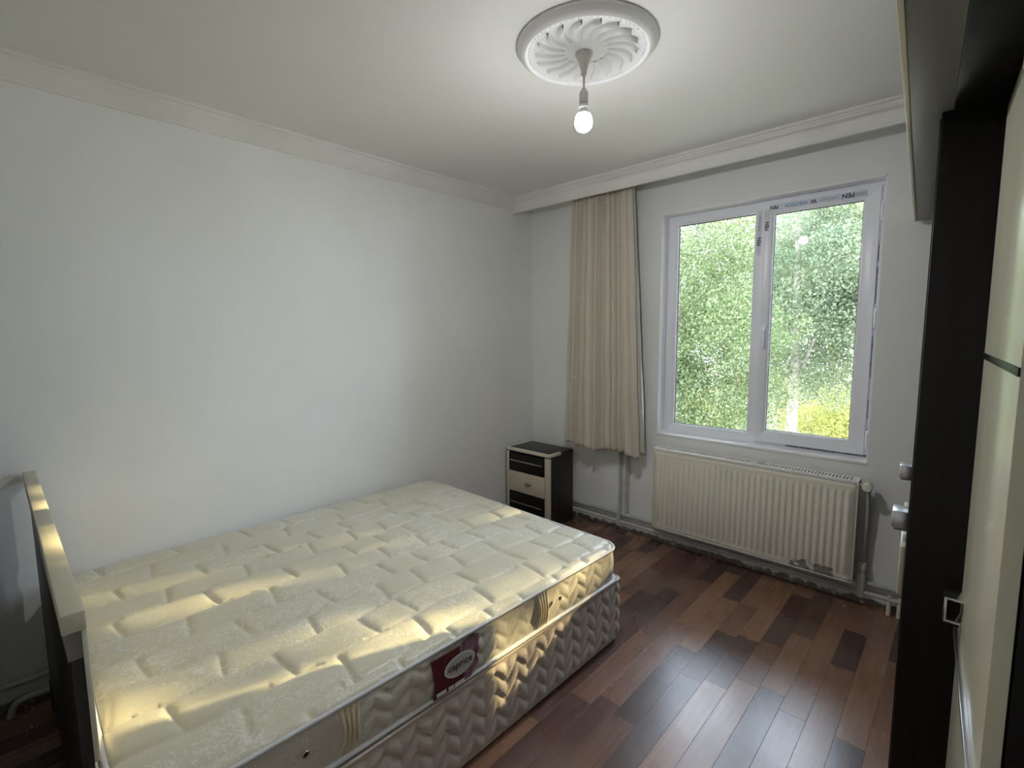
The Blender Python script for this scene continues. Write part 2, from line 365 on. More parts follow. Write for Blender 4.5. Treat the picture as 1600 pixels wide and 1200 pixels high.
# cornices: left wall moulding, and the curtain box along the window wall
prof = [(0,0),(.064,0),(.064,-.014),(.052,-.018),(.048,-.026),(.052,-.034),(.044,-.052),(.026,-.078),(.012,-.092),(.010,-.100),(0,-.100)]
t1 = MB().extrude(prof, (0,YB,H),(0,-.234,H),(1,0,0),(0,0,1)).build('trim_1','cornice_plaster', smooth=25)
tag(t1, 'moulded plaster cornice along the left wall', kind='structure')
pb = [(0,0),(-.050,0),(-.050,-.013),(-.038,-.017),(-.034,-.024),(-.038,-.030),(-.030,-.040),(-.012,-.046),(-.008,-.052),(-.012,-.104),(-.016,-.108),(-.016,-.119),(.004,-.119),(.004,-.02),(0,-.02)]
t2 = MB().extrude(pb, (0,-.234,H),(XR,-.234,H),(0,1,0),(0,0,1)).build('trim_2','cornice_plaster', smooth=25)
tag(t2, 'moulded plaster curtain box board hanging before the window wall', kind='structure')
t3 = MB().extrude([(-u,v) for u,v in prof], (XR,YB,H),(XR,-.234,H),(1,0,0),(0,0,1)).build('trim_3','cornice_plaster', smooth=25)
tag(t3, 'moulded plaster cornice along the right wall', kind='structure')

dr1 = empty('added_door', (.62,YB,0)); tag(dr1, 'unseen dark brown door added to darken the corner behind the headboard', kind='structure')  # unseen door, added to cut bounce light behind the headboard
MB().box((.20,YB+.001,.005),(1.04,YB+.035,2.03)).build('door_leaf','wenge_dark',dr1, bevel=.003)
for x0,x1,z0,z1 in ((.11,.20,0,2.12),(1.04,1.13,0,2.12),(.20,1.04,2.03,2.12)):
    MB().box((x0,YB+.001,z0),(x1,YB+.05,z1)).build('door_frame','wenge_dark',dr1, bevel=.004)
MB().tube([(.96,YB+.036,1.03),(.96,YB+.085,1.03),(.84,YB+.085,1.03)],.009,10).build('door_handle','chrome',dr1, smooth=50)

# ------------------------------------------------------------------ window
win = empty('window_1', (1.825, .10, WZ0)); tag(win, 'white plastic double window with tree view above the radiator', kind='structure')
FY = .095       # room face of the fixed frame
# reveal (white plastered jambs and sill)
MB().box((WX0,.001,WZ0),(WX0+.008,.24,WZ1)).build('reveal','plaster_white',win)
MB().box((WX1-.006,.001,WZ0),(WX1,.24,WZ1)).build('reveal','plaster_white',win)
MB().box((WX0,.001,WZ1-.008),(WX1,.24,WZ1)).build('reveal','plaster_white',win)
MB().box((WX0+.001,-.006,WZ0-.002),(WX1-.001,.24,WZ0+.014)).build('sill','plaster_white',win, bevel=.003)
fx0, fx1, fz0, fz1 = 1.203, 2.449, WZ0+.014, WZ1-.009
def ring(name, x0,x1,z0,z1, ws, y0,y1, m, parent, bevel=.003):
    l,r,b,t = ws
    def side(poly):
        mb = MB(); n = 4
        mb.add([(px,y0,pz) for px,pz in poly]+[(px,y1,pz) for px,pz in poly], [(0,1,2,3),(7,6,5,4)]+[(i,i+4,(i+1)%4+4,(i+1)%4) for i in range(4)])
        return mb
    polys = [[(x0,z0),(x0+l,z0+b),(x0+l,z1-t),(x0,z1)], [(x1,z0),(x1-r,z0+b),(x1-r,z1-t),(x1,z1)],
             [(x0,z0),(x1,z0),(x1-r,z0+b),(x0+l,z0+b)], [(x0,z1),(x1,z1),(x1-r,z1-t),(x0+l,z1-t)]]
    return [side(p).build(name, m, parent, bevel=bevel) for p in polys]
ring('frame_rail', fx0,fx1,fz0,fz1, (.058,.045,.055,.055), FY,FY+.06, 'pvc', win)
mxa, mxb = 1.790, 1.862
MB().box((mxa,FY-.002,fz0+.05),(mxb,FY+.06,fz1-.05)).build('mullion','pvc',win, bevel=.003)
# left fixed light
gx0, gx1, gz0, gz1 = 1.275, mxa+.004, .882, 2.278
ring('glazing_bead', fx0+.054,mxa+.008,fz0+.05,fz1-.05, (.018,.016,.016,.016), FY+.004,FY+.03, 'pvc', win, .002)
def pane(x0,x1,z0,z1,y):
    g = MB().box((x0,y,z0),(x1,y+.004,z1)).build('glass_pane','glass',win)
    ring('gasket', x0,x1,z0,z1,(.005,.005,.005,.005), y-.004,y+.008,'pvc_seal',win,0)
    return g
pane(fx0+.071, mxa-.007, fz0+.065, fz1-.065, FY+.022)
# right opening sash, stands proud of the frame
sx0, sx1, sz0, sz1 = 1.838, 2.425, .842, 2.338; SY = FY-.022
ring('sash_rail', sx0,sx1,sz0,sz1,(.052,.068,.066,.060), SY,SY+.055,'pvc',win)
ring('glazing_bead', sx0+.048,sx1-.062,sz0+.062,sz1-.056,(.014,.014,.014,.014), SY+.006,SY+.03,'pvc',win,.002)
pane(sx0+.060, sx1-.074, sz0+.074, sz1-.068, SY+.020)
for z in (2.20, 1.62, .93):
    h = MB().box((sx1+.001,SY+.004,z-.055),(sx1+.016,SY+.022,z+.055)).build('hinge','pvc',win, bevel=.004)
    MB().tube([(sx1+.008,SY,z-.035),(sx1+.008,SY,z+.035)],.007,10).build('hinge_pin','pvc',h)
hp = MB().box((1.856,SY-.010,1.515),(1.882,SY,1.59)).build('handle_plate','pvc',win, bevel=.004)
MB().tube([(1.869,SY-.010,1.565),(1.869,SY-.034,1.565),(1.869,SY-.040,1.555),(1.869,SY-.040,1.50),(1.869,SY-.036,1.452)],[.008,.008,.010,.010,.008],10).build('handle_lever','pvc',hp, smooth=40)
# grime in the gap beside and below the sash
MB().box((2.02,FY-.0015,fz0+.008),(sx1+.012,FY,fz0+.021)).build('dirt_line','grime',win)
for z0,z1 in ((1.93,2.02),(1.70,1.90),(1.28,1.52),(1.05,1.16),(.90,.99)):
    MB().box((sx1+.0015,FY-.0015,z0),(sx1+.006,FY,z1)).build('dirt_line','grime',win)
# protective film with printing, fixed upside down
def RY(ax): return Matrix(ax)
def face_mtx(cx, cz, y, ang):   # text plane facing -y, rotated by ang in that plane
    return Matrix.Translation((cx,y,cz)) @ Matrix.Rotation(ang,4,Vector((0,-1,0))) @ Matrix.Rotation(math.pi/2,4,'X')
f1 = MB().box((sx0+.03,SY-.0006,sz1-.050),(sx1-.058,SY+.0004,sz1-.012)).build('protective_film','film',win)
fm = lambda x: face_mtx(x, sz1-.031, SY-.0012, math.pi)
text_obj('lettering','PEN',.034,'film_ink_navy',f1, fm(2.275) @ Matrix.Shear('XZ',4,(0,0)))
text_obj('lettering','WINTECH',.026,'film_ink_blue',f1, fm(2.015))
text_obj('lettering','PEN',.026,'film_ink_navy',f1, fm(1.895))
text_obj('lettering','WINTECH',.020,'film_ink_grey',f1, fm(2.183))
text_obj('lettering','W',.030,'film_ink_navy',f1, fm(2.105))
text_obj('lettering','WIN',.026,'film_ink_grey',f1, fm(2.335))
f2 = MB().box((1.799,FY-.0028,2.03),(1.824,FY-.0018,2.30)).build('protective_film','film',win)
fv = lambda z: face_mtx(1.8115, z, FY-.0034, -math.pi/2)
text_obj('lettering','PEN',.030,'film_ink_navy',f2, face_mtx(1.8115, 2.115, FY-.0034, math.pi/2))
text_obj('lettering','WINTECH',.020,'film_ink_grey',f2, face_mtx(1.8115, 2.225, FY-.0034, math.pi/2))
f3 = MB().box((sx0+.004,SY-.0006,2.19),(sx0+.034,SY+.0004,2.30)).build('protective_film','film',win)
text_obj('lettering','PEN',.030,'film_ink_navy',f3, face_mtx(sx0+.022, 2.20, SY-.0012, math.pi/2))

# ------------------------------------------------------------------ ceiling medallion and lamp
MC = (1.675, -1.63)
med = empty('ceiling_medallion', (MC[0],MC[1],H)); tag(med, 'round white plaster ceiling rose with petals and beaded ring', 'ceiling rose')
MB().lathe([(.0,H-.001),(.266,H-.001),(.266,H-.008),(.254,H-.022),(.241,H-.033),(.236,H-.035),(.231,H-.033),(.229,H-.028),(.220,H-.024),(.200,H-.020),(.10,H-.016),(.085,H-.019),(.07,H-.024),(.05,H-.026),(.0,H-.026)], MC, 96, cap=False).build('disc','medallion_plaster',med, smooth=35)
bd = MB()
for k in range(64):
    a = 2*math.pi*k/64; c = Vector((MC[0]+.2205*math.cos(a), MC[1]+.2205*math.sin(a), H-.025))
    e1 = Vector((math.cos(a),math.sin(a),0)); e2 = Vector((-math.sin(a),math.cos(a),0)); vs_ = []; 
    for q in range(6): b = 2*math.pi*q/6; vs_.append(c+e1*.0055*math.cos(b)+e2*.0075*math.sin(b))
    vs_.append(c+Vector((0,0,-.008))); bd.add(vs_, [(q,(q+1)%6,6) for q in range(6)])
bd.build('bead_ring','medallion_plaster',med, smooth=60)
def petal_mesh():
    P = []
    n = 12
    for i in range(n+1):
        t = i/n; r = .082+.112*t; th = .34*t*t
        hw = .006+.013*math.sin(math.pi*min(1,t*.62+.12))
        if i >= n-1: hw *= .72 if i == n-1 else .25
        c = Vector((r*math.cos(th), r*math.sin(th), 0)); nrm = Vector((-math.sin(th),math.cos(th),0))
        row = []
        for s_ in (-1,-.7,-.25,.25,.7,1):
            hgt = .004+.010*(1-s_*s_)**.5*(.35+.65*t) + (.006*t if s_ > .2 else 0)
            if abs(s_) == 1: hgt = 0
            row.append(tuple(c+nrm*hw*s_+Vector((0,0,-hgt))))
        P.append(row)
    return np.array(P)
PM = petal_mesh()
first = None
for k in range(18):
    if first is None:
        o = grid_obj('petal', PM, 'medallion_plaster', med, 50); first = o
    else:
        o = first.copy(); COL.objects.link(o); o.parent = med
    o.location = (0,0,-.0165); o.rotation_euler = (0,0,2*math.pi*k/18)

LC = (1.667, -1.633)
lamp = empty('pendant_lamp', (LC[0],LC[1],2.624)); tag(lamp, 'bare glowing bulb on a short white cord below the ceiling rose', 'lamp')
MB().lathe([(.0335,2.623),(.034,2.618),(.030,2.610),(.022,2.592),(.015,2.572),(.0115,2.556),(.0115,2.545),(.009,2.543)],LC,28).build('canopy','lamp_plastic',lamp, smooth=40)
MB().tube([(*LC,2.548),(*LC,2.49)],.0042,10).build('cord','lamp_plastic',lamp, smooth=60)
MB().lathe([(.006,2.497),(.009,2.492),(.0165,2.480),(.0175,2.474),(.0175,2.436),(.016,2.434)],LC,28).build('socket','lamp_plastic',lamp, smooth=40)
bc = MB().lathe([(.016,2.436),(.0205,2.430),(.0205,2.424),(.017,2.420),(.018,2.412)],LC,28).build('bulb_collar','bulb_collar',lamp, smooth=40)
MB().lathe([(.0165,2.414),(.020,2.408),(.0255,2.400)],LC,32).build('bulb_neck','bulb_collar',lamp, smooth=60)
MB().lathe([(.0255,2.400),(.027,2.398),(.0318,2.389),(.0345,2.374),(.0336,2.362)],LC,32).build('bulb_shoulder','bulb_soft',lamp, smooth=60)
MB().lathe([(.0336,2.362),(.0315,2.355),(.026,2.345),(.016,2.338),(.004,2.335)],LC,32).build('bulb','bulb_glow',lamp, smooth=80)

# ------------------------------------------------------------------ bed
def rrect(hx, hy, r, step=.008):
    """closed rounded rectangle path: points, outward normals, arc length"""
    pts, nr = [], []
    def seg(a, b, n):
        L_ = math.dist(a,b); k = max(1,int(L_/step))
        for i in range(k): t = i/k; pts.append((a[0]+(b[0]-a[0])*t, a[1]+(b[1]-a[1])*t)); nr.append(n)
    def arc(c, a0):
        k = max(3,int(r*math.pi/2/step))
        for i in range(k): a = a0+math.pi/2*i/k; pts.append((c[0]+r*math.cos(a), c[1]+r*math.sin(a))); nr.append((math.cos(a),math.sin(a)))
    seg((hx,-hy+r),(hx,hy-r),(1,0)); arc((hx-r,hy-r),0)
    seg((hx-r,hy),(-hx+r,hy),(0,1)); arc((-hx+r,hy-r),math.pi/2)
    seg((-hx,hy-r),(-hx,-hy+r),(-1,0)); arc((-hx+r,-hy+r),math.pi)
    seg((-hx+r,-hy),(hx-r,-hy),(0,-1)); arc((hx-r,-hy+r),1.5*math.pi)
    P_ = np.array(pts); N_ = np.array(nr); d = np.hypot(*(np.roll(P_,-1,0)-P_).T); s_ = np.concatenate([[0],np.cumsum(d)[:-1]])
    return P_, N_, s_
def chevron(s_, z, per, gap, amp):
    ph = (s_/per) % 1.0; zig = np.abs(ph-.5)*2*amp
    d = (z-zig) % gap; d = np.minimum(d, gap-d)*.8
    jag = np.minimum(np.abs(ph-.5), np.minimum(ph,1-ph))*per      # pinch at the corners of the zigzag
    return (1-np.exp(-d/.007))*(1-.3*np.exp(-jag/.006))
def side_band(name, m, parent, hx, hy, r, z0, z1, amp, bulge, per, gap, zamp, nz, step=.008, fade=.0):
    P_, N_, s_ = rrect(hx, hy, r, step); P_ = np.vstack([P_,P_[:1]]); N_ = np.vstack([N_,N_[:1]]); s_ = np.append(s_, s_[-1]+step)
    zs = np.linspace(z0, z1, nz); S, Z = np.meshgrid(s_, zs, indexing='ij')
    v = (Z-z0)/(z1-z0); edge = np.minimum(1, np.minimum(v,1-v)*8)
    D = bulge*np.sin(np.pi*v)**.6 + amp*chevron(S, Z, per, gap, zamp)*edge
    if fade:   # woven patches where the quilting flattens
        f = np.clip(.5+1.6*np.sin(S*5.3+1.0)*np.sin(S*2.1), 0, 1); D = bulge*np.sin(np.pi*v)**.6 + amp*chevron(S,Z,per,gap,zamp)*edge*(1-fade*f)
    X = P_[:,None,0]+N_[:,None,0]*D; Y = P_[:,None,1]+N_[:,None,1]*D
    return grid_obj(name, np.stack([X,Y,Z],2), m, parent, 180)

base = empty('bed_base', (.852,-2.195,0), math.radians(-.8)); tag(base, 'taupe zigzag quilted box bed base under the mattress', 'bed base')
BHX, BHY = .763, .99
side_band('side_panel','base_side',base, BHX-.012,BHY-.012,.022, .012,.322, .0155,.002, .118,.074,.062, 44)
MB().prism([tuple(p) for p in rrect(BHX-.008,BHY-.008,.022,.03)[0]], .30,.330).build('top_board','base_side',base, local=True)
P_,N_,s_ = rrect(BHX-.004,BHY-.004,.026,.02); MB().tube([(x,y,.326) for x,y in P_],.006,8,closed=True).build('piping','base_side',base, local=True, smooth=60)
for sx in (-1,1):
    for sy in (-1,1): MB().lathe([(.03,.0),(.03,.02),(.026,.022)],(sx*(BHX-.10),sy*(BHY-.12)),16).build('foot','pvc_seal',base, local=True)

MZ0, MZ1 = .336, .522
mt = empty('mattress', (.820,-2.195,MZ0), math.radians(-1.6)); tag(mt, 'cream satin quilted double mattress lying on the zigzag base', 'mattress')
HX, HY, RR = .788, .972, .085; MT = MZ1-MZ0
def quilt():
    nx, ny = 280, 340
    gx = np.linspace(-HX,HX,nx); gy = np.linspace(-HY,HY,ny); X, Y = np.meshgrid(gx,gy,indexing='ij')
    rs = np.random.RandomState(3)
    roww = .152; wob = .010*np.sin(Y*5.1+X*2)+.007*np.sin(Y*11.3+1.3)
    rx = (X+wob+HX)/roww; row = np.floor(rx).astype(int); fx = rx-row
    dx = np.minimum(fx,1-fx)*roww
    joints = {}
    for k in range(-1,14):
        ys = []; y = -HY-.3+ (0 if k%2 else .145)+rs.uniform(-.03,.03)
        while y < HY+.4:
            ys.append(y); y += .29 if y < -.35 else rs.choice([.17,.21,.29])
        joints[k] = np.array(ys)
    dy = np.full_like(X,9.); hgt = np.zeros_like(X)
    for k,ys in joints.items():
        msk = row==k
        if not msk.any(): continue
        yy = Y[msk]+.012*np.sin(X[msk]*14+k); d = np.abs(yy[:,None]-ys[None,:]).min(1); dy[msk] = d
    dx2 = dx+.012*(np.sin(row*3.7+np.floor(Y*3.4+row*.5)*2.1) > .55)      # some seams are only half caught
    def soft(d, w): return 1-np.exp(-(d/w)**1.1)
    pil = .0125*soft(dx2,.012)*soft(dy,.012)
    wr = np.zeros_like(X)
    for q in range(26):
        a = rs.uniform(0,np.pi); f = rs.uniform(18,70); wr += np.sin((X*np.cos(a)+Y*np.sin(a))*f+rs.uniform(0,6))*rs.uniform(.2,1)/f
    wr *= .014*np.exp(-np.minimum(dx,dy)/.03)+.005
    e = np.minimum(HX-np.abs(X),HY-np.abs(Y)); rim = -.016*np.exp(-e/.016)
    # map to rounded corners
    ax = np.abs(X)-(HX-RR); ay = np.abs(Y)-(HY-RR); c = (ax>0)&(ay>0)
    m_ = np.maximum(ax,ay); L_ = np.hypot(ax,ay)+1e-9; sc = np.where(c, m_/L_, 1)
    Xn = np.where(c, np.sign(X)*((HX-RR)+ax*sc), X); Yn = np.where(c, np.sign(Y)*((HY-RR)+ay*sc), Y)
    sag = .006*np.cos(X*1.9)*np.cos(Y*1.5)
    Z = MT-.012 + pil*np.minimum(1,e/.02+.2) + wr + rim + sag
    return np.stack([Xn,Yn,Z],2)
grid_obj('top_panel', quilt(), 'satin_top', mt, 180)
side_band('side_panel','satin_side',mt, HX-.006,HY-.006,RR, .004,MT-.018, .011,.007, .125,.062,.050, 34, fade=.8)
MB().prism([tuple(p) for p in rrect(HX-.02,HY-.02,RR,.04)[0]], 0,.012).build('bottom_panel','satin_side',mt, local=True)
P_,N_,s_ = rrect(HX,HY,RR,.014)
MB().tube([(x,y,MT-.017) for x,y in P_],.0062,8,closed=True).build('piping','piping_grey',mt, local=True, smooth=80)
MB().tube([(x+n0*.002,y+n1*.002,.009) for (x,y),(n0,n1) in zip(P_,N_)],.0090,8,closed=True).build('piping','piping_white',mt, local=True, smooth=80)
def carry_handle(yl):
    hmb = []
    us = np.linspace(-.036,.036,33); vs2 = np.linspace(.014,MT-.022,16); U_,V_ = np.meshgrid(us,vs2,indexing='ij')
    t = (V_-.014)/(MT-.036); pinch = 1-.25*np.sin(np.pi*t)
    prof_ = .006+.007*np.abs(np.sin((U_+.036)/.072*np.pi*4))**.7; prof_ = np.where(np.abs(U_)>.034, 0, prof_)
    D = HX-.004+.008*np.sin(np.pi*t)+prof_*(.35+.65*np.sin(np.pi*np.clip(t,.02,.98)))
    grid_obj('carry_handle', np.stack([D, yl+U_*pinch, V_],2), 'handle_tape', mt, 70)
carry_handle(-.455); carry_handle(.385)
for yl in (-.588,.480):
    ev = []
    for k in range(20): a = 2*math.pi*k/20; ev.append((HX+.0165, yl+.0085*math.cos(a), .105+.0085*math.sin(a)))
    o = MB().tube(ev,.0028,6,closed=True).build('vent_eyelet','chrome',mt, local=True, smooth=60)
    MB().add([(HX+.0155,yl+.0075*math.cos(2*math.pi*k/16),.105+.0075*math.sin(2*math.pi*k/16)) for k in range(16)],[tuple(range(16))]).build('hole','eyelet_hole',o, local=True)
# the maker's label on the side
LX = HX+.0195; ly0, ly1, lz0, lz1 = -.183, .032, .018, .160
def lab(t): return (ly0+(ly1-ly0)*t[0], lz0+(lz1-lz0)*t[1])
def label_sheet(name, poly, off, m, parent, th=.0006):
    pts = [lab(p) for p in poly]; n = len(pts)
    bow = lambda y,z: .004*math.sin(math.pi*(y-ly0)/(ly1-ly0))
    A = [(LX+off+bow(y,z),y,z) for y,z in pts]; B = [(x-th,y,z) for x,y,z in A]
    return MB().add(A+B,[tuple(range(n)),tuple(range(2*n-1,n-1,-1))]+[(i,(i+1)%n,(i+1)%n+n,i+n) for i in range(n)]).build(name,m,parent, local=True)
lb = label_sheet('brand_label',[(.0,.98),(.02,.8),(.05,.6),(.06,.4),(.05,.2),(.04,0),(.25,.02),(.5,.05),(.75,.08),(.8,.5),(.62,.75),(.55,1.0),(.3,1.0)],0,'label_burgundy',mt,.003)
lb['label'] = 'burgundy maker label with silver oval and flower print'
mat('flower_print', (.36,.20,.30), .5, color2=(.10,.045,.035), var_scale=38, stretch=(1,1,1))
label_sheet('flower_print',[(.52,.6),(.55,1.02),(.68,1.10),(.82,1.14),(.93,1.06),(.98,.92),(.93,.8),(.97,.66),(.90,.52),(.95,.36),(.88,.22),(.78,.06),(.6,.05),(.62,.3)],.001,'flower_print',lb)
oval = [(.54+.31*math.cos(2*math.pi*k/36), .56+.27*math.sin(2*math.pi*k/36)) for k in range(36)]
label_sheet('oval_badge',oval,.003,'label_white',lb)
label_sheet('oval_badge',[(.54+(u-.54)*.93,.56+(v-.56)*.90) for u,v in oval],.0036,'label_silver',lb)
TM = lambda u,v,off: Matrix.Translation((LX+off,*lab((u,v)))) @ Matrix(((0,0,1,0),(1,0,0,0),(0,1,0,0),(0,0,0,1)))
text_obj('lettering','caprice',.036,'label_ink',lb, TM(.54,.58,.0082), local=True, bold=.006)
for u0,u1 in ((.08,.26),(.30,.40),(.42,.62)):
    label_sheet('care_symbol',[(u0,.06),(u1,.07),(u1,.15),(u0,.15)],.0034,'label_white',lb)

hbd = empty('headboard', (.81,-3.222,0)); tag(hbd, 'cream and dark brown headboard standing at the left end of the mattress', 'headboard')
MB().box((.02,-3.242,.958),(1.545,-3.203,1.0)).build('cap_rail','headboard_cream',hbd, bevel=.003)
MB().box((.08,-3.212,.66),(1.54,-3.203,.958)).build('front_panel','cream_laminate',hbd, bevel=.0015)
MB().box((.08,-3.236,.895),(1.535,-3.212,.958)).build('back_batten','headboard_grey',hbd, bevel=.0015)
MB().box((.08,-3.232,.12),(1.535,-3.212,.895)).build('back_board','wenge_dark',hbd, bevel=.0015)
MB().box((.08,-3.2115,.30),(1.535,-3.203,.60)).build('front_panel','cream_laminate',hbd, bevel=.0015)
for x in (.09,1.47): MB().box((x,-3.236,0),(x+.06,-3.206,.12)).build('leg','wenge_dark',hbd, bevel=.002)

# ------------------------------------------------------------------ nightstand
ns = empty('nightstand', (.265,-.205,0)); tag(ns, 'small dark brown and cream three drawer nightstand in the corner', 'nightstand')
NX0,NX1,NY0,NY1,NZ = .035,.500,-.385,-.075,.60
MB().box((NX0,NY0+.02,.03),(NX0+.02,NY1,NZ-.03)).build('side_panel','wenge_dark',ns, bevel=.002)
MB().box((NX1-.02,NY0+.02,.03),(NX1,NY1,NZ-.03)).build('side_panel','wenge_dark',ns, bevel=.002)
MB().box((NX0+.02,NY1-.01,.03),(NX1-.02,NY1,NZ-.03)).build('back_panel','wenge_dark',ns)
MB().box((NX0,NY0+.01,0),(NX1,NY1,.03)).build('plinth','wenge_dark',ns, bevel=.002)
tp = MB().box((NX0,NY0,NZ-.03),(NX1,NY1,NZ)).build('top','wenge_dark',ns, bevel=.004)
MB().box((NX0,NY0-.001,NZ-.022),(NX1+.001,NY0+.022,NZ+.002)).build('edge_strip','cream_laminate',tp, bevel=.003)
MB().box((NX0-.001,NY0+.022,NZ-.022),(NX0+.022,NY1,NZ+.002)).build('edge_strip','cream_laminate',tp, bevel=.003)
MB().box((NX1-.022,NY0+.022,NZ-.022),(NX1+.001,NY0+.15,NZ+.002)).build('edge_strip','cream_laminate',tp, bevel=.003)
MB().box((NX0,NY0,.03),(NX0+.028,NY0+.02,NZ-.03)).build('stile','cream_laminate',ns, bevel=.003)
MB().box((NX1-.052,NY0,.03),(NX1,NY0+.02,NZ-.03)).build('stile','cream_drawer',ns, bevel=.003)
for z0,z1,m,kind in ((.415,.562,'wenge','bar'),(.238,.408,'cream_drawer','knob'),(.04,.23,'wenge','bar')):
    d = MB().box((NX0+.032,NY0-.002,z0),(NX1-.056,NY0+.016,z1)).build('drawer',m,ns, bevel=.003)
    cz = (z0+z1)/2+(.012 if kind=='bar' else 0)
    if kind == 'bar': MB().box((NX0+.05,NY0-.012,cz-.003),(NX1-.075,NY0-.002,cz+.004)).build('pull_bar','alu',d, bevel=.001)
    else: MB().box((NX0+.215,NY0-.018,cz-.008),(NX0+.275,NY0-.002,cz+.008)).build('knob','headboard_grey',d, bevel=.004)

# ------------------------------------------------------------------ radiator
RX0,RX1,RZ0,RZ1,RYF,RYB = 1.243,2.437,.160,.736,-.135,-.045
rad = empty('radiator', (RX0,-.09,RZ0)); tag(rad, 'long cream ribbed panel radiator with peeling paint under the window', 'radiator')
def rad_panel(y, sgn):
    n = 33; margin = .022; pitch = (RX1-RX0-2*margin)/n
    xs = [RX0]; off = [0]
    for k in range(n):
        a = RX0+margin+k*pitch
        xs += [a+pitch*.16, a+pitch*.30, a+pitch*.70, a+pitch*.84]; off += [0,.0075,.0075,0]
    xs.append(RX1); off.append(0)
    zs = [RZ0,RZ0+.018,RZ0+.038,RZ0+.050,RZ1-.075,RZ1-.062,RZ1-.045,RZ1-.012]; zf = [0,0,0,1,1,0,0,0]
    X,Z = np.meshgrid(xs,zs,indexing='ij'); O = np.array(off)[:,None]*np.array(zf)[None,:]
    P = np.stack([X, y+sgn*O, Z],2); P -= np.array(rad.location)
    return P
o = grid_obj('front_panel', rad_panel(RYF,-1), 'radiator_front', rad, 50)
sm = o.modifiers.new('thickness','SOLIDIFY'); sm.thickness = .004; sm.offset = -1
grid_obj('back_panel', rad_panel(RYB,1), 'radiator_paint', rad, 50)
MB().box((RX0-.001,RYF-.001,RZ0-.004),(RX1+.001,RYF+.006,RZ0+.003)).build('bottom_rim','radiator_white',rad, bevel=.001)
for x in (RX0-.003,RX1-.001):
    MB().box((x,RYF-.002,RZ0+.003),(x+.004,RYB+.002,RZ1)).build('side_cover','radiator_paint',rad, bevel=.001)
g = MB(); g.box((RX0-.003,RYF-.004,RZ1-.014),(RX1+.003,RYF+.010,RZ1+.002)).box((RX0-.003,RYB-.010,RZ1-.014),(RX1+.003,RYB+.004,RZ1+.002))
g.box((RX0-.003,RYF+.010,RZ1-.014),(RX0+.03,RYB-.010,RZ1+.002)).box((RX1-.03,RYF+.010,RZ1-.014),(RX1+.003,RYB-.010,RZ1+.002))
k = RX0+.044
while k < RX1-.034: g.box((k,RYF+.010,RZ1-.006),(k+.007,RYB-.010,RZ1+.001)); k += .0172
g.build('top_grille','radiator_white',rad)
MB().box((RX0+.01,RYF+.02,RZ0+.05),(RX1-.01,RYB-.02,RZ1-.05)).build('convector_fins','radiator_paint',rad)
v = MB().tube([(RX1+.002,-.09,.708),(RX1+.035,-.09,.708)],.009,12).build('valve_tail','chrome',rad, smooth=50)
va = MB().tube([(2.478,-.066,.712),(2.478,-.084,.712),(2.478,-.1,.712),(2.478,-.135,.708),(2.478,-.140,.708)],[.016,.018,.021,.0235,.018],20).build('valve_head','valve_plastic',rad, smooth=45)
MB().lathe([(.012,.675),(.014,.685),(.014,.722),(.010,.726)],(2.478,-.074),16).build('valve_body','valve_plastic',rad, smooth=40)
for x in (RX0+.18,RX1-.18): MB().box((x-.015,-.046,RZ0+.06),(x+.015,-.003,RZ1-.08)).build('wall_bracket','radiator_white',rad)

# ------------------------------------------------------------------ heating pipes
def fillet(pts, r=.03, n=6):
    pts = [Vector(p) for p in pts]; out = [pts[0]]
    for i in range(1,len(pts)-1):
        a = (pts[i-1]-pts[i]); b = (pts[i+1]-pts[i]); rr = min(r, a.length*.45, b.length*.45)
        p0 = pts[i]+a.normalized()*rr; p1 = pts[i]+b.normalized()*rr
        for k in range(n+1): t = k/n; out.append(p0*(1-t)**2+pts[i]*2*t*(1-t)+p1*t*t)
    return out+[pts[-1]]
def pipe(name, pts, r, label, group=None):
    o = MB().tube(fillet(pts), r, 12).build(name,'pipe_paint', smooth=50); tag(o,label,'pipe',group); return o
PZ1, PZ2 = .140, .088
pu = pipe('heating_pipe', [(XR-.02,-.028,PZ1),(.012,-.028,PZ1)], .0125, 'upper of two grey painted pipes along the window wall, behind the radiator')
pl_ = pipe('heating_pipe', [(XR-.02,-.050,PZ2),(.012,-.050,PZ2)], .0125, 'lower of two grey painted pipes along the window wall, below the radiator')
pipe('heating_pipe', [(.004,-.46,PZ1-.02),(.030,-.46,PZ1-.02),(.030,-3.46,PZ1-.02),(.030,-3.5,-.008)], .0125, 'upper grey painted pipe on the left wall behind the headboard')
pipe('heating_pipe', [(.004,-.50,PZ2-.03),(.055,-.50,PZ2-.03),(.055,-3.34,PZ2-.03),(.055,-3.36,-.008)], .0125, 'lower grey painted pipe bending to the floor behind the headboard')
p1 = pipe('riser_pipe', [(.915,-.030,2.649),(.915,-.030,.22),(.915,-.046,.17),(.915,-.052,PZ2+.006)], .0115, 'left grey painted riser pipe coming down behind the curtain')
p2 = pipe('riser_pipe', [(.972,-.026,2.649),(.972,-.026,PZ1+.004)], .0125, 'right grey painted riser pipe coming down behind the curtain')
o = MB().lathe([(.019,PZ2-.018),(.021,PZ2-.010),(.021,PZ2+.010),(.017,PZ2+.04),(.016,PZ2+.075)],(.915,-.050),16).build('fitting','pipe_paint',p1, smooth=40)
MB().tube([(.952,-.028,PZ1),(1.01,-.028,PZ1)],.0175,12).build('fitting','pipe_paint',p2, smooth=40)
for p_,x in ((p1,.915),(p2,.972)): MB().tube([(x,-.028,.385),(x,-.028,.40)],.0165,12).build('collar','pipe_paint',p_, smooth=40)
vp = pipe('radiator_feed_pipe', [(2.478,-.074,.678),(2.478,-.062,.50),(2.470,-.050,.26),(2.470,-.050,PZ2+.006)], .0105, 'pale feed pipe dropping from the radiator valve to the floor pipes')
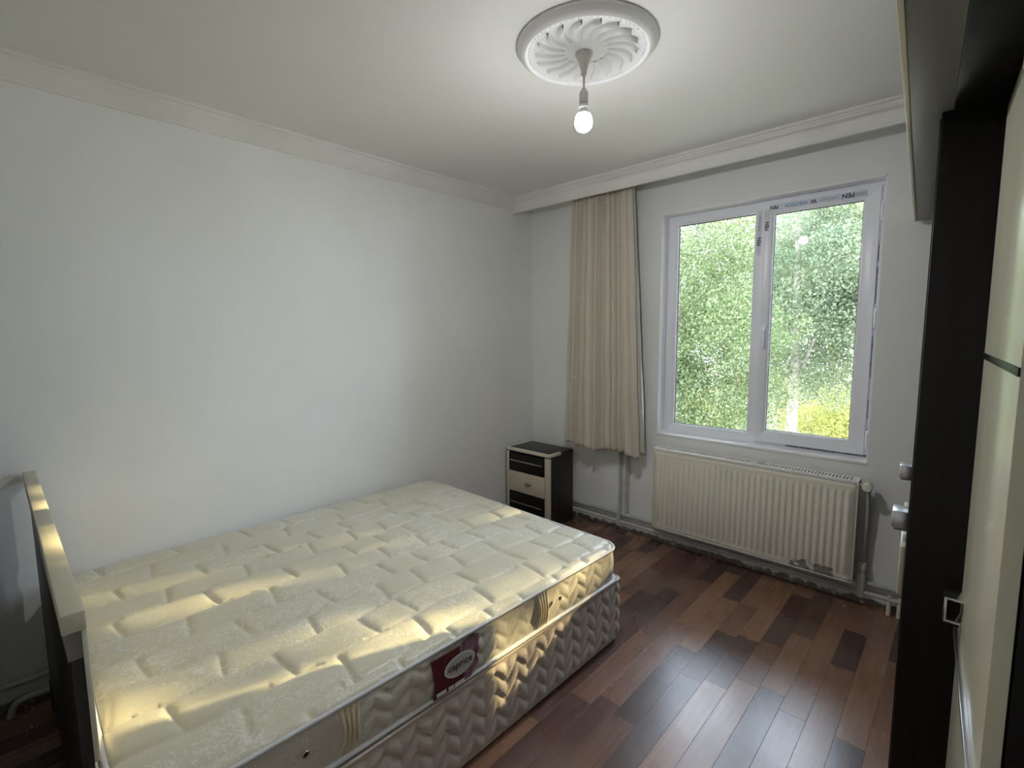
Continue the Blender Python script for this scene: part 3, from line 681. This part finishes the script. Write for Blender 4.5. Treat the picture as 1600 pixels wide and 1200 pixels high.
MB().lathe([(.012,.262),(.021,.256),(.023,.240),(.021,.214),(.013,.206)],(2.470,-.052),16).build('union_nut','valve_plastic',vp, smooth=40)
MB().lathe([(.013,.205),(.018,.196),(.020,.186),(.020,.108),(.016,.070)],(2.470,-.052),16).build('tee_fitting','valve_plastic',vp, smooth=40)
for x in (2.60,2.645):
    MB().tube([(x,-.050,PZ2+.02),(x,-.052,.04),(x,-.055,.002)],.011,10).build('drop_stub','valve_plastic',pl_, smooth=40)

# ------------------------------------------------------------------ curtain
cur = empty('curtain', (.80,-.125,.66)); tag(cur, 'beige patterned pleated curtain gathered left of the window', 'curtain')
def drape(name, m, xt0,xt1,xb0,xb1, ztop, zb, folds, yc, amp, seed, nu=260, nz=70, hem=None, sharp=1.0):
    rs = np.random.RandomState(seed); u = np.linspace(0,1,nu); z = np.linspace(0,1,nz); U_,Z_ = np.meshgrid(u,z,indexing='ij')
    warp = u.copy()
    for q in range(4): warp = warp + .035*np.sin(2*np.pi*(q+1)*u+rs.uniform(0,6))/(q+1)
    W_ = warp[:,None]
    ease = Z_**.9
    x = (xt0+(xt1-xt0)*U_)*(1-ease)+(xb0+(xb1-xb0)*U_)*ease
    ph = 2*np.pi*folds*W_+ .5*np.sin(2.2*Z_+U_*3)
    a = amp*(.75+.25*Z_)*(1+.35*np.sin(7*U_+seed))
    y = yc + a*(1.15-2.3*np.abs(np.sin(ph*.5))**.75) + .30*a*np.sin(2.3*ph+1.0)+.006*np.sin(19*Z_+9*U_)*Z_
    x = x + .35*a*np.cos(ph)*sharp
    bottom = zb+(hem(U_) if hem is not None else 0)
    zz = ztop+(bottom-ztop)*Z_
    P = np.stack([x,y,zz],2)-np.array(cur.location)
    o = grid_obj(name, P, m, cur, 80, uv=np.stack([U_*1.1,Z_*1.9],2))
    s_ = o.modifiers.new('thickness','SOLIDIFY'); s_.thickness = .0016
    return o
drape('drape','curtain_cloth', .530,1.000, .475,1.065, 2.625, .655, 10, -.112, .046, 5, hem=lambda U_: .010*np.sin(9*U_+.5)+.007*np.sin(21*U_))
drape('front_fold','curtain_cloth', .965,1.035, 1.015,1.135, 2.625, .640, 2, -.150, .014, 8, nu=70, hem=lambda U_: .01*np.sin(6*U_))
drape('lining_edge','curtain_lining', 1.012,1.036, 1.105,1.172, 2.625, .665, 1.5, -.112, .014, 2, nu=40)
o = tag(MB().box((.35,-.150,2.632),(2.62,-.085,2.6495)).build('curtain_rail','pvc', bevel=.003), 'white ceiling curtain rail hidden behind the curtain box board', 'curtain rail')

# ------------------------------------------------------------------ wardrobe (stands slightly askew along the right wall)
WO = Vector((2.585,-.035)); WA = math.radians(3.13); ca, sa = math.cos(WA), math.sin(WA)
wd = empty('wardrobe', (WO.x,WO.y,0), WA); tag(wd, 'tall dark wardrobe with cream door, metal handles and overhanging top', 'wardrobe')
def W2L(x,y): dx,dy = x-WO.x, y-WO.y; return (dx*ca+dy*sa, -dx*sa+dy*ca)
def wbox(name, t0,t1,y0,y1,z0,z1,m,parent=wd,bevel=.002): return MB().box((t0,y0,z0),(t1,y1,z1)).build(name,m,parent,local=True,bevel=bevel)
def wpoly(name, poly, z0,z1,m,parent=wd,bevel=.002): return MB().prism([W2L(*p) for p in poly],z0,z1).build(name,m,parent,local=True,bevel=bevel)
TF = .068; YN = -1.575; YE = -2.235
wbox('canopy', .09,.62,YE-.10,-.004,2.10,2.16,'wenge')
wbox('canopy_soffit', .006,.09,YE-.10,-.004,2.10,2.16,'soffit_lit')  # front strip of the soffit, painted lighter where it catches more light
wbox('canopy_lip', -.004,.006,YE-.10,-.004,2.096,2.165,'cream_laminate')
wbox('side_panel', TF,.62,YN,YN+.02,.0,2.10,'wenge')
wbox('side_panel', TF+.02,.62,-.066,-.046,.0,2.10,'wenge')
wbox('back_panel', .60,.62,YN+.02,-.066,.0,2.10,'wenge_dark')
wbox('base_panel', TF+.02,.60,YN+.02,-.066,.02,.06,'wenge_dark')
dw = (-YN-.066)/3
for i in range(3):
    y1 = -.046-i*dw; y0 = y1-dw+.003
    d = wbox('door', TF-.003,TF+.017,y0,y1,.06,2.092,'wenge')
    if i < 2:
        hz, hy_ = 1.005, (-.82 if i == 0 else -1.43)
    if i in (1,2):
        hy_ = -.83 if i == 1 else -1.455
        hz = 1.0
        MB().box((TF-.040,hy_-.035,hz-.022),(TF-.003,hy_+.035,hz+.028)).build('handle','alu',d,local=True,bevel=.003)
        MB().box((TF-.034,hy_-.030,hz-.030),(TF-.003,hy_+.030,hz-.022)).build('handle_lip','headboard_grey',d,local=True,bevel=.001)
wbox('drawer_front', TF-.016,TF-.0035,-1.53,-1.06,.795,.940,'cream_laminate')
# recessed near bay with the glossy cream door
A = Vector((2.856,-1.612)); B = Vector((2.886,-2.235)); dn = (B-A).normalized(); nn = Vector((-dn.y, dn.x)); 
if nn.x < 0: nn = -nn
def drect(s0,s1,d0,d1):    # along the door from A, depth into the wardrobe
    return [tuple(A+dn*s+nn*d) for s,d in ((s0,d0),(s1,d0),(s1,d1),(s0,d1))]
LD = (B-A).length
dd = wpoly('door', drect(0,LD,0,.024), .06,2.075,'cream_gloss')
wpoly('top_rail', drect(0,LD,.004,.03), 2.078,2.10,'wenge_dark')
wpoly('inlay_strip', drect(.0,LD,-.0025,.001), 1.483,1.497,'wenge',dd,.0008)
wpoly('inlay_strip', drect(.0,LD,-.010,.001), .758,.775,'alu',dd,.0008)
wpoly('strip_cap', drect(LD-.004,LD+.004,-.006,.004), .755,.774,'headboard_grey',dd,.0008)
wpoly('handle', drect(.018,.075,-.036,-.030), .815,.880,'chrome',dd,.0012)
wpoly('handle_arm', drect(.018,.075,-.032,.0), .874,.880,'chrome',dd,.001)
wpoly('handle_arm', drect(.018,.075,-.032,.0), .815,.821,'chrome',dd,.001)
wpoly('top_bracket', drect(.30,.40,-.004,.001), 2.045,2.082,'lamp_plastic',dd,.001)
wpoly('side_panel', drect(LD-.016,LD+.004,.027,.42), .0,2.10,'wenge')
wpoly('inner_panel', drect(-.005,LD-.018,.40,.42), .0,2.10,'wenge_dark')
wpoly('base_panel', drect(.0,LD-.018,.03,.40), .02,.06,'wenge_dark')

# ------------------------------------------------------------------ plaster crumbs on the floor
cr = MB(); rs = random.Random(5)
def crumb(x,y,s):
    vs_ = [(x+rs.uniform(-s,s), y+rs.uniform(-s,s), 0) for _ in range(3)]
    vs_.append((x,y,s*rs.uniform(.6,1.2))); cr.add(vs_, [(0,1,2),(0,1,3),(1,2,3),(2,0,3)])
for _ in range(120): crumb(rs.uniform(.52,1.15), -abs(rs.gauss(0,.045))-.01, rs.uniform(.002,.008))
for _ in range(70): crumb(rs.uniform(1.15,2.66), -abs(rs.gauss(0,.035))-.01, rs.uniform(.002,.006))
for x,y in ((1.55,-.42),(1.96,-.72),(2.15,-.62),(1.72,-.75),(1.62,-.40),(2.40,-.10),(2.52,-.09),(2.47,-.12)):
    for _ in range(3): crumb(x+rs.uniform(-.008,.008), y+rs.uniform(-.008,.008), rs.uniform(.003,.006))
for _ in range(90): crumb(rs.uniform(.02,.25), rs.uniform(-3.7,-3.27), rs.uniform(.003,.010))
tag(cr.build('plaster_crumbs','crumb'), 'crumbled plaster and dust along the foot of the walls', 'debris', kind='stuff')

# ------------------------------------------------------------------ outdoors
gr = tag(MB().box((-40,.6,-3.3),(40,70,-3.2)).build('ground','ground_grass'), 'sunlit yellow green garden ground seen far below the window', kind='structure')
tag(MB().box((-9,20.0,-3.2),(7,20.3,-.6)).build('garden_wall','garden_wall_render', bevel=.02), 'pale rendered garden wall behind the trees outside', 'wall')

def leaf_cloud(name, m, parent, clumps, nleaf, size, seed, loc, stretch=(1,1,.8)):
    rs = np.random.RandomState(seed); C_ = np.array([c[:3] for c in clumps]); Rr = np.array([c[3] for c in clumps]); wgt = Rr**2/np.sum(Rr**2)
    idx = rs.choice(len(clumps), nleaf, p=wgt); d = rs.normal(size=(nleaf,3)); d /= np.linalg.norm(d,axis=1)[:,None]
    rad_ = Rr[idx]*rs.uniform(.25,1,nleaf)**.6; p = C_[idx]+d*rad_[:,None]*np.array(stretch)
    a = rs.normal(size=(nleaf,3)); a[:,2] -= .5; a /= np.linalg.norm(a,axis=1)[:,None]
    b = rs.normal(size=(nleaf,3)); b -= a*(a*b).sum(1)[:,None]; b /= np.linalg.norm(b,axis=1)[:,None]
    n_ = np.cross(a,b); s_ = size*rs.uniform(.6,1.35,nleaf)[:,None]
    v0 = p; v1 = p+a*s_*.5+b*s_*.30+n_*s_*.08; v2 = p+a*s_; v3 = p+a*s_*.5-b*s_*.30+n_*s_*.08
    V = np.stack([v0,v1,v2,v3],1).reshape(-1,3)-np.array(loc)
    k = np.arange(nleaf)*4; F = np.concatenate([np.stack([k,k+1,k+2],1), np.stack([k,k+2,k+3],1)])
    me = bpy.data.meshes.new(name); me.from_pydata(V.tolist(),[],F.tolist())
    o = link(name, me, m, parent); o['kind'] = 'stuff'; return o
def tree(name, label, loc, crown, nclump, rcl, nleaf, size, m, seed, trunk_r=.16, group=None, cat='tree', lean=(0,0), nbranch=7, stretch=(1,1,.8)):
    """crown = (cx,cy,cz, rx,ry,rz)"""
    rs = np.random.RandomState(seed); t = empty(name, loc); tag(t,label,cat,group)
    cx,cy,cz,rx,ry,rz = crown; clumps = []
    while len(clumps) < nclump:
        q = rs.uniform(-1,1,3)
        if (q**2).sum() > 1: continue
        q = q*(.55+.45*np.linalg.norm(q)); clumps.append((cx+q[0]*rx, cy+q[1]*ry, cz+q[2]*rz, rcl*rs.uniform(.6,1.3)))
    top = Vector((cx+lean[0],cy+lean[1],cz+rz*.5)); b0 = Vector(loc); mid = b0.lerp(top,.5)+Vector((rs.uniform(-.2,.2),rs.uniform(-.2,.2),0))
    pts = [b0*(1-s)**2+mid*2*s*(1-s)+top*s*s for s in np.linspace(0,1,10)]
    MB().tube(pts,list(np.linspace(trunk_r,trunk_r*.25,10)),10).build('trunk','bark',t, smooth=60)
    for k in range(nbranch):
        c = clumps[rs.randint(len(clumps))]; s0 = rs.uniform(.35,.85); a = pts[int(s0*9)]; e = Vector(c[:3]); mm_ = a.lerp(e,.5)+Vector((0,0,.25))
        MB().tube([a*(1-s)**2+mm_*2*s*(1-s)+e*s*s for s in np.linspace(0,1,7)],list(np.linspace(trunk_r*.35,trunk_r*.07,7)),6).build('branch','bark',t, smooth=60)
    leaf_cloud('foliage', m, t, clumps, nleaf, size, seed+1, loc, stretch)
    return t
tree('leafy_tree','dense green leafy tree filling the left window pane', (-1.9,7.4,-3.2), (-2.1,7.4,1.1,2.3,1.4,3.9), 190,.58, 100000,.058,'leaf_mid',21)
tree('leafy_tree','paler tree with light trunk seen through the right window pane', (-.35,10.4,-3.2), (.7,10.6,2.7,2.3,1.3,2.9), 110,.60, 62000,.07,'leaf_grey',33, trunk_r=.17, lean=(-1.0,-.7), nbranch=3)
tree('leafy_tree','far green tree showing between the two nearer trees outside', (-1.6,16.0,-3.2), (-3.0,16.2,3.0,8.2,1.6,5.2), 300,1.05, 110000,.115,'leaf_grey',47, trunk_r=.25)
tree('leafy_bush','low yellow green sunlit bush at the right foot of the window view', (.6,13.2,-3.2), (.5,13.2,-1.5,1.7,.9,1.5), 80,.5, 26000,.07,'leaf_yellow',55, trunk_r=.05, cat='bush')
tree('leafy_bush','second yellow green bush left of the sunlit one outside', (-3.5,12.6,-3.2), (-3.5,12.8,-1.9,1.1,1.0,1.4), 40,.40, 7000,.085,'leaf_yellow',58, trunk_r=.05, cat='bush')
tree('drooping_tree','open tree with hanging twigs right of the window that dapples the sunlight', (5.2,9.6,-3.2), (4.95,9.4,5.0,1.7,.7,1.6), 60,.5, 3500,.15,'leaf_mid',71, trunk_r=.14, nbranch=10, stretch=(.42,.6,1.5))
